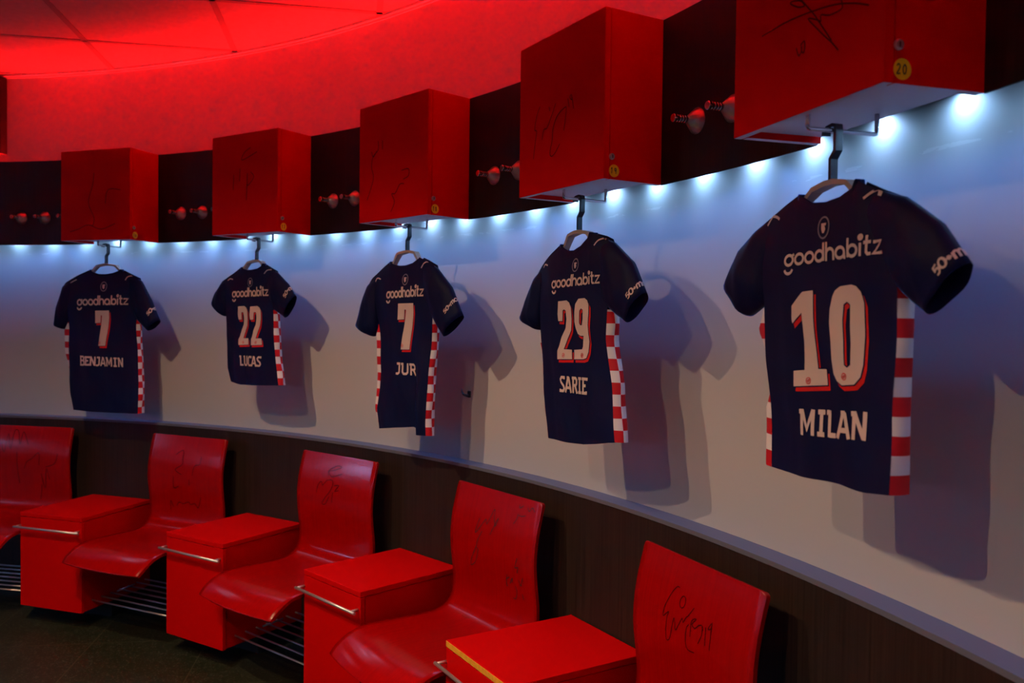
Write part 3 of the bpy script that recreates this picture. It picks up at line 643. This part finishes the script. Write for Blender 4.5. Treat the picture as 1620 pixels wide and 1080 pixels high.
    for rings in (P['slL'], P['slR']):
        bm = bmesh.new(); seg = 28; RR = []; sub = 5
        dense = []
        for i in range(len(rings) - 1):
            for q in range(sub):
                t = q / sub; A, B = rings[i], rings[i + 1]
                dense.append(tuple(lerp(a, b, t) for a, b in zip(A, B)))
        dense.append(rings[-1])
        def sp(si, ph, off=0.0, dense=dense, rings=rings):
            i = min(int(si), len(dense) - 2); t = si - i
            tx, tz, bx, bz, d, y0 = (lerp(a, b, t) for a, b in zip(dense[i], dense[i + 1])); d *= .92
            c = Vector(((tx + bx) / 2, y0, (tz + bz) / 2)); h = Vector(((tx - bx) / 2, 0, (tz - bz) / 2))
            ww = 1 + .07 * sin(3 * ph + si * .55 + k) + .05 * sin(5 * ph - si * .8 + 2 * k)
            hl = h.length; return c + h * (1 + off / hl) * cos(ph) - Vector((0, 1, 0)) * (d * ww + off) * sin(ph)
        for i in range(len(dense)): RR.append([bm.verts.new(sp(min(i, len(dense) - 1.0001), 2 * pi * q / seg)) for q in range(seg)])
        # turned-in cuff so the opening has thickness
        last = [v.co.copy() for v in RR[-1]]; cen = sum(last, Vector()) / seg; prev = sum((v.co for v in RR[-3]), Vector()) / seg
        RR.append([bm.verts.new(cen + (p - cen) * .965) for p in last]); RR.append([bm.verts.new(prev + (p - cen) * .93) for p in last])
        for a, b in zip(RR, RR[1:]):
            for q in range(seg): bm.faces.new((a[q], a[(q + 1) % seg], b[(q + 1) % seg], b[q])).smooth = True
        sl = link('sleeve', bm, 'navy', root); sls.append((sl, sp, len(dense) - 1))
    # ribbed collar round the neck opening
    a, b = P['neck']; bm = bmesh.new(); n = 24; ring = []
    pts = []
    for i in range(n + 1):
        x = lerp(a, b, i / n); pts.append((pos((x - xTL) / (xTR - xTL), 1.0, False), 0))
    for i in range(n, -1, -1):
        x = lerp(a, b, i / n); pts.append((pos((x - xTL) / (xTR - xTL), 1.0, True), 1))
    m = len(pts)
    for p, fr_ in pts:
        yo = -.0016 if not fr_ else .0016
        ring.append([bm.verts.new(p + Vector((0, yo, -.013))), bm.verts.new(p + Vector((0, yo * 1.2, .0))), bm.verts.new(p + Vector((0, 0, .0022))), bm.verts.new(p + Vector((0, -yo, 0))), bm.verts.new(p + Vector((0, -yo, -.012)))])
    for i in range(m):
        A, B = ring[i], ring[(i + 1) % m]
        for q in range(4): bm.faces.new((A[q], A[q + 1], B[q + 1], B[q])).smooth = True
    link('collar', bm, 'navy', root)
    # printing: project flat artwork on to the back
    tris = []; vv = []
    for o in [body] + [s[0] for s in sls]:
        off = len(vv); vv += [v.co.copy() for v in o.data.vertices]; tris += [[off + i for i in p.vertices] for p in o.data.polygons]
    bvh = BVHTree.FromPolygons(vv, tris)
    def project(bm, off):
        for v in bm.verts:
            h = bvh.ray_cast(Vector((v.co.x, -1, v.co.z)), Vector((0, 1, 0)))
            if h[0] is None: h = bvh.find_nearest(Vector((v.co.x, -.03, v.co.z)))
            v.co = h[0] + Vector((0, -off, 0))
    def decal(name, polys, material, off, parent=None, cell=.009):
        bm = flat_bm(polys, cell); project(bm, off); return link(name, bm, material, parent or body, normals=False)
    num = empty('number', (0, 0, 0)); num.parent = body
    sd = P.get('sd', .0085)
    wp = []; np_ = []; rp = []; logos = []; lfill = []
    for ch, x0, x1, z0, z1, sl in P['digits']:
        pg = digit_polys(ch, x0, x1, z0, z1, sl); wp.append(pg)
        np_.append([grow(l, .0022, i > 0) for i, l in enumerate(pg)])
        rp.append([[(x + sd * .75, z - sd) for x, z in grow(l, .0008, i > 0)] for i, l in enumerate(pg)])
        cx = {'1': .5, '0': .5, '2': .5, '9': .55, '7': .33}[ch]; cz = {'7': .09, '0': .09}.get(ch, .075)
        px, pz = x0 + (x1 - x0) * cx, z0 + (z1 - z0) * cz + sl * (x1 - x0) * cx
        logos += ribbon(circ(px, pz, .0058, .0058, 16), .0014, True); logos += ribbon([(px - .004, pz - .0015), (px + .003, pz + .003)], .0016) + ribbon([(px - .002, pz - .0035), (px + .004, pz + .001)], .0014)
    decal('number_shadow', rp, 'printred', .0010, num); decal('number_outline', np_, 'navy', .0016, num); decal('number_face', wp, 'print', .0022, num); decal('number_badge', logos, 'printred', .0027, num, 0)
    x0, x1, z0, xh, sl = P['spon']
    decal('sponsor_print', text_quads('goodhabitz', RND, x0, x1, z0, xh, xh * .25, sl), 'print', .0014, cell=.01)
    nm, x0, x1, z0, zh, sl = P['name']
    decal('name_print', text_quads(nm, CAPS, x0, x1, z0, zh, P.get('nw', zh * .17), sl), 'print', .0014, cell=.01)
    cx, cz, r = P['crest']
    cr = decal('crest', ribbon(circ(cx, cz, r * .82, r, 24), r * .17, True), 'printgrey', .0014, cell=0)
    decal('crest_emblem', [[(cx - r * .36, cz + r * .42), (cx + r * .36, cz + r * .42), (cx + r * .36, cz + r * .20), (cx + r * .14, cz + r * .18), (cx + r * .30, cz - r * .15), (cx + r * .12, cz - r * .52), (cx - r * .14, cz - r * .52), (cx - r * .32, cz - r * .12)]], 'print', .0016, cr, 0)
    # leaping-cat style marks on both shoulders
    for pl in P['marks']:
        w = P.get('mw', .0045); decal('shoulder_mark', ribbon(smooth_poly(pl), w), 'print', .0022, cell=.006)
    # sleeve print curling over the right sleeve
    sl, sp, ne = sls[1]; si, ph0, hh = P['sleeve_print']; qs = text_quads('50+mobiel', RND, 0, hh * 7.0 * .62, 0, hh * .60, hh * .16)
    bm = flat_bm(qs, .008)
    ring_h = hypot(P['slR'][-1][0] - P['slR'][-1][2], P['slR'][-1][1] - P['slR'][-1][3]) / 2
    slen = hypot(P['slR'][-1][0] - P['slR'][-2][0], P['slR'][-1][1] - P['slR'][-2][1]) / 5
    # arc-length parameter round the oval sleeve section
    dd = P['slR'][-1][4] * .92
    tabl = [(0.0, ph0)]; ph = ph0; s = 0.0
    while s < .40:
        ds = math.sqrt((ring_h * sin(ph)) ** 2 + (dd * cos(ph)) ** 2) * .02; s += max(ds, 1e-4); ph -= .02; tabl.append((s, ph))
    for v in bm.verts:
        v.co = sp(min(max(si - v.co.z / slen, 0), ne - .001), interp(tabl, v.co.x), .0012)
    link('sleeve_print', bm, 'print', sl, normals=False)
    # ---- the hanger it hangs from
    h = at('clothes_hanger', th(k), 4.13, 1.8455); tag(h, P['hlabel'], 'hanger', 'clothes hangers on the cabinet rails')
    bm = bmesh.new(); w = P['hang']; pk = 1.7525
    a, b = P['neck']; ln = lambda x, dz: (x, 0, top_z(x) - dz)
    path = [ln(-w + .012, .024), ln(-w * .66, .021), ln(a - .020, .019), ln(a + .004, .009), (lerp(a, -.012, .45), 0, 1.7460), (-.014, 0, pk), (.010, 0, pk), (lerp(b, .008, .45), 0, 1.7460), ln(b - .004, .009), ln(b + .020, .019), ln(w * .72, .021), ln(w - .004, .024)]
    path = [(p[0], p[1], p[2] - 1.8455) for p in path]
    rectsweep(bm, path, .012, .0048, (0, 1, 0), taper=[.004, .0055, .006, .009, .012, .012, .012, .012, .009, .006, .0055, .004]); link('shoulder_bar', bm, 'hangerwood', h)
    bm = bmesh.new(); r = .0042
    hk = [(-.026, -.004), (-.0245, .004), (-.016, .0085), (.0, .0105), (.0075, .0085), (.0085, .000), (.0085, -.036), (-.004, -.050), (-.004, -.093)]
    hk = [(x - .002, 0, z + .0) for x, z in hk]; hk = [(x, y, max(z, z)) for x, y, z in hk]
    rectsweep(bm, hk, .0075, .0036, (0, 1, 0)); link('hook', bm, 'hook', h)
    return root

SH = {}
# sleeve rings: (top x, top z, bottom x, bottom z, half depth, y)
SH[4] = dict(label='nearest navy shirt, number 10, hanging below the cabinet with sticker 20',
 hlabel='hanger holding the number 10 shirt',
 top=[(-0.2315, 1.6838), (-0.1896, 1.7043), (-0.1294, 1.7267), (-0.0845, 1.74), (-0.0606, 1.7296), (-0.0353, 1.7175), (0.0052, 1.7135), (0.0406, 1.7185), (0.0709, 1.7327), (0.0727, 1.7451), (0.1237, 1.7226), (0.1717, 1.7043)],
 neck=(-0.0845, 0.0727),
 hem=[(-0.1407, 1.2119), (-0.0477, 1.2099), (0.0756, 1.218), (0.1363, 1.216), (0.1929, 1.2221)],
 left=[(1.2065, -0.1437), (1.2875, -0.1508), (1.3391, -0.1568), (1.4292, -0.174), (1.5405, -0.1902), (1.6215, -0.2034), (1.7025, -0.2186)],
 right=[(1.2166, 0.1894), (1.3462, 0.1873), (1.4393, 0.1894), (1.5466, 0.1914), (1.6215, 0.1863), (1.7228, 0.1813)],
 b=0.026,
 bulge=0.006,
 bulgeL=[(1.22, 0.04), (1.33, 0.035), (1.36, 0.005), (1.44, 0.008), (1.48, 0.04), (1.55, 0.04)],
 csplit=0.9,
 arm=(1.525, 1.556),
 folds=((0.1, 0.05, 0.01, 1.42, 1.22, 0.07), (-0.06, 0.03, -0.004, 1.4, 1.22, 0)),
 slL=[(-0.1793, 1.7137, -0.1896, 1.5618, 0.018, -0.004), (-0.2378, 1.6887, -0.2019, 1.5339, 0.03, -0.006), (-0.2942, 1.6559, -0.2296, 1.5227, 0.036, -0.006), (-0.3416, 1.5926, -0.2635, 1.5104, 0.036, -0.004)],
 slR=[(0.098, 1.7281, 0.1493, 1.572, 0.02, -0.004), (0.1909, 1.7006, 0.1868, 1.5492, 0.0306, -0.008), (0.2687, 1.6502, 0.2156, 1.5307, 0.0302, -0.01), (0.3218, 1.5879, 0.2462, 1.5124, 0.026, -0.01)],
 digits=[('1', -0.0786, 0.0293, 1.378, 1.5573, 0), ('0', 0.0338, 0.1237, 1.3902, 1.5641, 0)],
 spon=(-0.106, 0.163, 1.605, .0225, .027),
 name=('MILAN', -0.046, 0.137, 1.289, 0.048, 0.075),
 nw=0.0088,
 crest=(0.008, 1.669, 0.019),
 marks=[[(-0.1835, 1.6924), (-0.1733, 1.7056), (-0.1683, 1.7096), (-0.15, 1.7056), (-0.1399, 1.7005)], [(0.1031, 1.7086), (0.1213, 1.7188), (0.1456, 1.7228)]],
 mw=0.0052,
 sleeve_print=(14.2, 1.3, 0.024),
 hang=0.17)
SH[3] = dict(label='navy shirt with number 29, hanging below the cabinet with sticker 19',
 hlabel='hanger holding the number 29 shirt',
 top=[(-0.2174, 1.634), (-0.1829, 1.6594), (-0.121, 1.6979), (-0.0783, 1.7203), (-0.0516, 1.7067), (-0.0264, 1.6976), (0.0039, 1.6966), (0.0391, 1.7077), (0.0694, 1.7289), (0.0739, 1.7426), (0.1226, 1.7314), (0.153, 1.7203)],
 neck=(-0.0783, 0.0739),
 hem=[(-0.112, 1.1448), (-0.0067, 1.1479), (0.0816, 1.1519), (0.1539, 1.1629), (0.2161, 1.1749)],
 left=[(1.1384, -0.1147), (1.2188, -0.1287), (1.283, -0.1388), (1.4096, -0.1579), (1.5, -0.1679), (1.6005, -0.18), (1.7009, -0.195)],
 right=[(1.1685, 0.2138), (1.2489, 0.2058), (1.3222, 0.1957), (1.3795, 0.1817), (1.4468, 0.1676), (1.5221, 0.1686), (1.6005, 0.1696), (1.721, 0.1716)],
 b=0.034,
 bulge=0.018, csplit=.26,
 bulgeL=[(1.15, 0), (1.38, 0), (1.44, 0.03), (1.5, 0.035)],
 arm=(1.47, 1.528),
 folds=((0.05, 0.03, 0.003, 1.45, 1.2, -0.02), (0.15, 0.03, 0.004, 1.5, 1.2, 0.03)),
 slL=[(-0.171, 1.6713, -0.1812, 1.5205, 0.02, -0.004), (-0.2238, 1.6344, -0.1882, 1.4899, 0.032, -0.006), (-0.2747, 1.5662, -0.1963, 1.4757, 0.034, -0.006), (-0.3106, 1.5123, -0.2077, 1.4675, 0.034, -0.004)],
 slR=[(0.0939, 1.7345, 0.1296, 1.551, 0.022, -0.004), (0.1757, 1.7094, 0.1584, 1.5326, 0.0323, -0.008), (0.2565, 1.6543, 0.1956, 1.5122, 0.0302, -0.01), (0.3138, 1.571, 0.2408, 1.494, 0.026, -0.012)],
 digits=[('2', -0.0577, 0.0208, 1.3844, 1.5554, 0), ('9', 0.029, 0.1065, 1.3881, 1.5603, 0)],
 spon=(-0.09, 0.142, 1.591, .0225, .04),
 name=('SARIE', -0.039, 0.101, 1.29, 0.047, 0.02),
 crest=(0.023, 1.655, 0.018),
 marks=[[(-0.157, 1.6564), (-0.1469, 1.6655), (-0.1267, 1.6615)], [(0.1083, 1.7048), (0.1214, 1.719), (0.1487, 1.724)]],
 sleeve_print=(14.0, 1.35, 0.024),
 hang=0.16)
SH[2] = dict(label='navy number 7 shirt with a long fold down its right, below the sticker 18 cabinet',
 hlabel='hanger holding the middle number 7 shirt',
 top=[(-0.2444, 1.6314), (-0.2202, 1.6577), (-0.1484, 1.692), (-0.0949, 1.7163), (-0.0652, 1.7042), (-0.025, 1.6972), (0.0102, 1.6972), (0.0504, 1.7052), (0.0806, 1.7193), (0.0799, 1.7294), (0.1244, 1.7143), (0.1749, 1.6941)],
 neck=(-0.0949, 0.0799),
 hem=[(-0.1549, 1.064), (-0.0323, 1.0801), (0.0822, 1.0941), (0.0882, 1.07), (0.1535, 1.068)],
 left=[(1.0637, -0.1569), (1.1401, -0.169), (1.2085, -0.1529), (1.2919, -0.1368), (1.3995, -0.1428), (1.4568, -0.1529), (1.5503, -0.1851), (1.6609, -0.2253)],
 right=[(1.0677, 0.1518), (1.2135, 0.1538), (1.3693, 0.1678), (1.496, 0.1809), (1.6006, 0.1849), (1.7011, 0.1869)],
 b=0.028,
 bulge=0.011,
 bulgeL=[(1.06, 0.0), (1.14, 0.03), (1.3, 0.045), (1.5, 0.05)],
 arm=(1.475, 1.512),
 folds=((0.125, 0.022, 0.022, 1.42, 1.15, -0.005), (0.088, 0.014, -0.01, 1.38, 1.15, 0)),
 slL=[(-0.1874, 1.6744, -0.1874, 1.5001, 0.02, -0.004), (-0.2503, 1.6337, -0.1946, 1.4545, 0.034, -0.006), (-0.2979, 1.5527, -0.2048, 1.4393, 0.036, -0.006), (-0.3323, 1.4757, -0.2178, 1.4251, 0.036, -0.004)],
 slR=[(0.1065, 1.718, 0.1369, 1.5305, 0.022, -0.004), (0.1875, 1.6841, 0.1704, 1.5001, 0.0323, -0.008), (0.2709, 1.6132, 0.2001, 1.4657, 0.0302, -0.01), (0.3349, 1.5122, 0.2349, 1.4354, 0.026, -0.012)],
 digits=[('7', -0.0215, 0.0779, 1.3808, 1.5559, 0)],
 spon=(-0.098, 0.134, 1.575, .0265, .03),
 name=('JUR', -0.03, 0.094, 1.286, 0.044, 0.0),
 nw=0.0085,
 crest=(0.021, 1.645, 0.02),
 marks=[[(-0.1874, 1.6429), (-0.1753, 1.656), (-0.1471, 1.651)], [(0.1095, 1.6852), (0.1225, 1.7033), (0.1447, 1.7093)]],
 sleeve_print=(12.6, 1.4, 0.024),
 hang=0.18)
SH[1] = dict(label='small short navy shirt with number 22, hanging below the cabinet with sticker 17',
 hlabel='hanger holding the small number 22 shirt',
 top=[(-0.2401, 1.6492), (-0.226, 1.6613), (-0.1545, 1.6935), (-0.094, 1.7237), (-0.0681, 1.7139), (-0.043, 1.7089), (-0.0129, 1.7089), (0.0222, 1.7139), (0.0473, 1.727), (0.0491, 1.7368), (0.0874, 1.7197), (0.1277, 1.7036)],
 neck=(-0.094, 0.0491),
 hem=[(-0.1492, 1.1981), (-0.069, 1.1881), (0.0213, 1.1891), (0.1115, 1.1931), (0.1717, 1.1961)],
 left=[(1.194, -0.1511), (1.2592, -0.1771), (1.3174, -0.1832), (1.3997, -0.1822), (1.4649, -0.1832), (1.5502, -0.1962), (1.6606, -0.2213)],
 right=[(1.194, 0.1701), (1.2993, 0.15), (1.4057, 0.1389), (1.5261, 0.1299), (1.6004, 0.1319), (1.7007, 0.14)],
 b=0.03,
 bulge=0.011,
 bulgeL=[(1.2, 0.0), (1.44, 0.0), (1.52, 0.03)],
 arm=(1.5, 1.53),
 folds=((-0.02, 0.03, 0.006, 1.36, 1.18, 0.02), (0.08, 0.03, 0.006, 1.36, 1.18, 0.02)),
 slL=[(-0.182, 1.6859, -0.1871, 1.5404, 0.02, -0.004), (-0.2351, 1.6575, -0.1947, 1.5202, 0.032, -0.006), (-0.2754, 1.6131, -0.2048, 1.5081, 0.034, -0.006), (-0.3032, 1.5738, -0.2174, 1.499, 0.034, -0.004)],
 slR=[(0.0705, 1.7243, 0.0957, 1.5606, 0.022, -0.004), (0.1406, 1.6957, 0.1234, 1.5303, 0.0306, -0.008), (0.2103, 1.6451, 0.1579, 1.5141, 0.0288, -0.01), (0.2568, 1.5927, 0.1933, 1.496, 0.0248, -0.012)],
 digits=[('2', -0.094, -0.019, 1.369, 1.547, 0), ('2', -0.011, 0.066, 1.37, 1.547, 0)],
 spon=(-0.13, 0.107, 1.586, .0275, .03),
 name=('LUCAS', -0.081, 0.064, 1.275, 0.046, 0.0),
 crest=(-0.014, 1.654, 0.019),
 marks=[[(-0.1748, 1.6648), (-0.1598, 1.6728), (-0.1367, 1.6688)], [(0.0743, 1.6909), (0.0864, 1.707), (0.1085, 1.709)]],
 sleeve_print=(12.6, 1.25, 0.026),
 hang=0.15,
 hx=0)
SH[0] = dict(label='long navy number 7 shirt at the far left, hanging below the cabinet with sticker 16',
 hlabel='hanger holding the far left number 7 shirt',
 top=[(-0.2833, 1.6308), (-0.2581, 1.663), (-0.1706, 1.6982), (-0.0982, 1.7254), (-0.0711, 1.7117), (-0.0309, 1.7027), (0.0092, 1.7017), (0.0544, 1.7067), (0.0895, 1.7177), (0.098, 1.7254), (0.1412, 1.7073), (0.2066, 1.6831)],
 neck=(-0.0982, 0.098),
 hem=[(-0.1928, 1.0129), (-0.0876, 1.0099), (0.0277, 1.0089), (0.1329, 1.0109), (0.2231, 1.0129)],
 left=[(1.0087, -0.1944), (1.0989, -0.2144), (1.1772, -0.2204), (1.2995, -0.2214), (1.4288, -0.2235), (1.5501, -0.2345), (1.6604, -0.2595)],
 right=[(1.0087, 0.2217), (1.1751, 0.2217), (1.2995, 0.2127), (1.4539, 0.2037), (1.6003, 0.2067), (1.6805, 0.2167)],
 b=0.03,
 bulge=0.007,
 bulgeL=[(1.0, 0.0), (1.2, 0.0), (1.3, 0.04), (1.5, 0.055)],
 arm=(1.46, 1.478),
 folds=((0.17, 0.04, 0.008, 1.25, 1.1, 0.02), (-0.1, 0.04, 0.003, 1.4, 1.05, 0)),
 slL=[(-0.2171, 1.6834, -0.2272, 1.5, 0.02, -0.004), (-0.2775, 1.6461, -0.2402, 1.4547, 0.034, -0.006), (-0.3117, 1.5484, -0.2553, 1.4376, 0.036, -0.006), (-0.335, 1.4547, -0.2746, 1.4235, 0.036, -0.004)],
 slR=[(0.1356, 1.7096, 0.1759, 1.5, 0.024, -0.004), (0.2199, 1.6711, 0.2048, 1.4698, 0.0357, -0.008), (0.2876, 1.5754, 0.2374, 1.4478, 0.036, -0.014), (0.3412, 1.4759, 0.275, 1.4238, 0.0322, -0.02)],
 digits=[('7', -0.046, 0.046, 1.343, 1.521, 0)],
 sd=0.01,
 spon=(-0.163, 0.161, 1.545, .0315, .02),
 name=('BENJAMIN', -0.143, 0.134, 1.243, 0.046, -0.01),
 nw=0.0085,
 crest=(0.006, 1.641, 0.023),
 marks=[[(-0.2176, 1.6606), (-0.1975, 1.6686), (-0.1724, 1.6766)], [(0.1387, 1.6726), (0.1507, 1.6907), (0.1788, 1.6947)]],
 sleeve_print=(12.6, 1.25, 0.028),
 hang=0.2)
for k in range(5): shirt(k, SH[k])
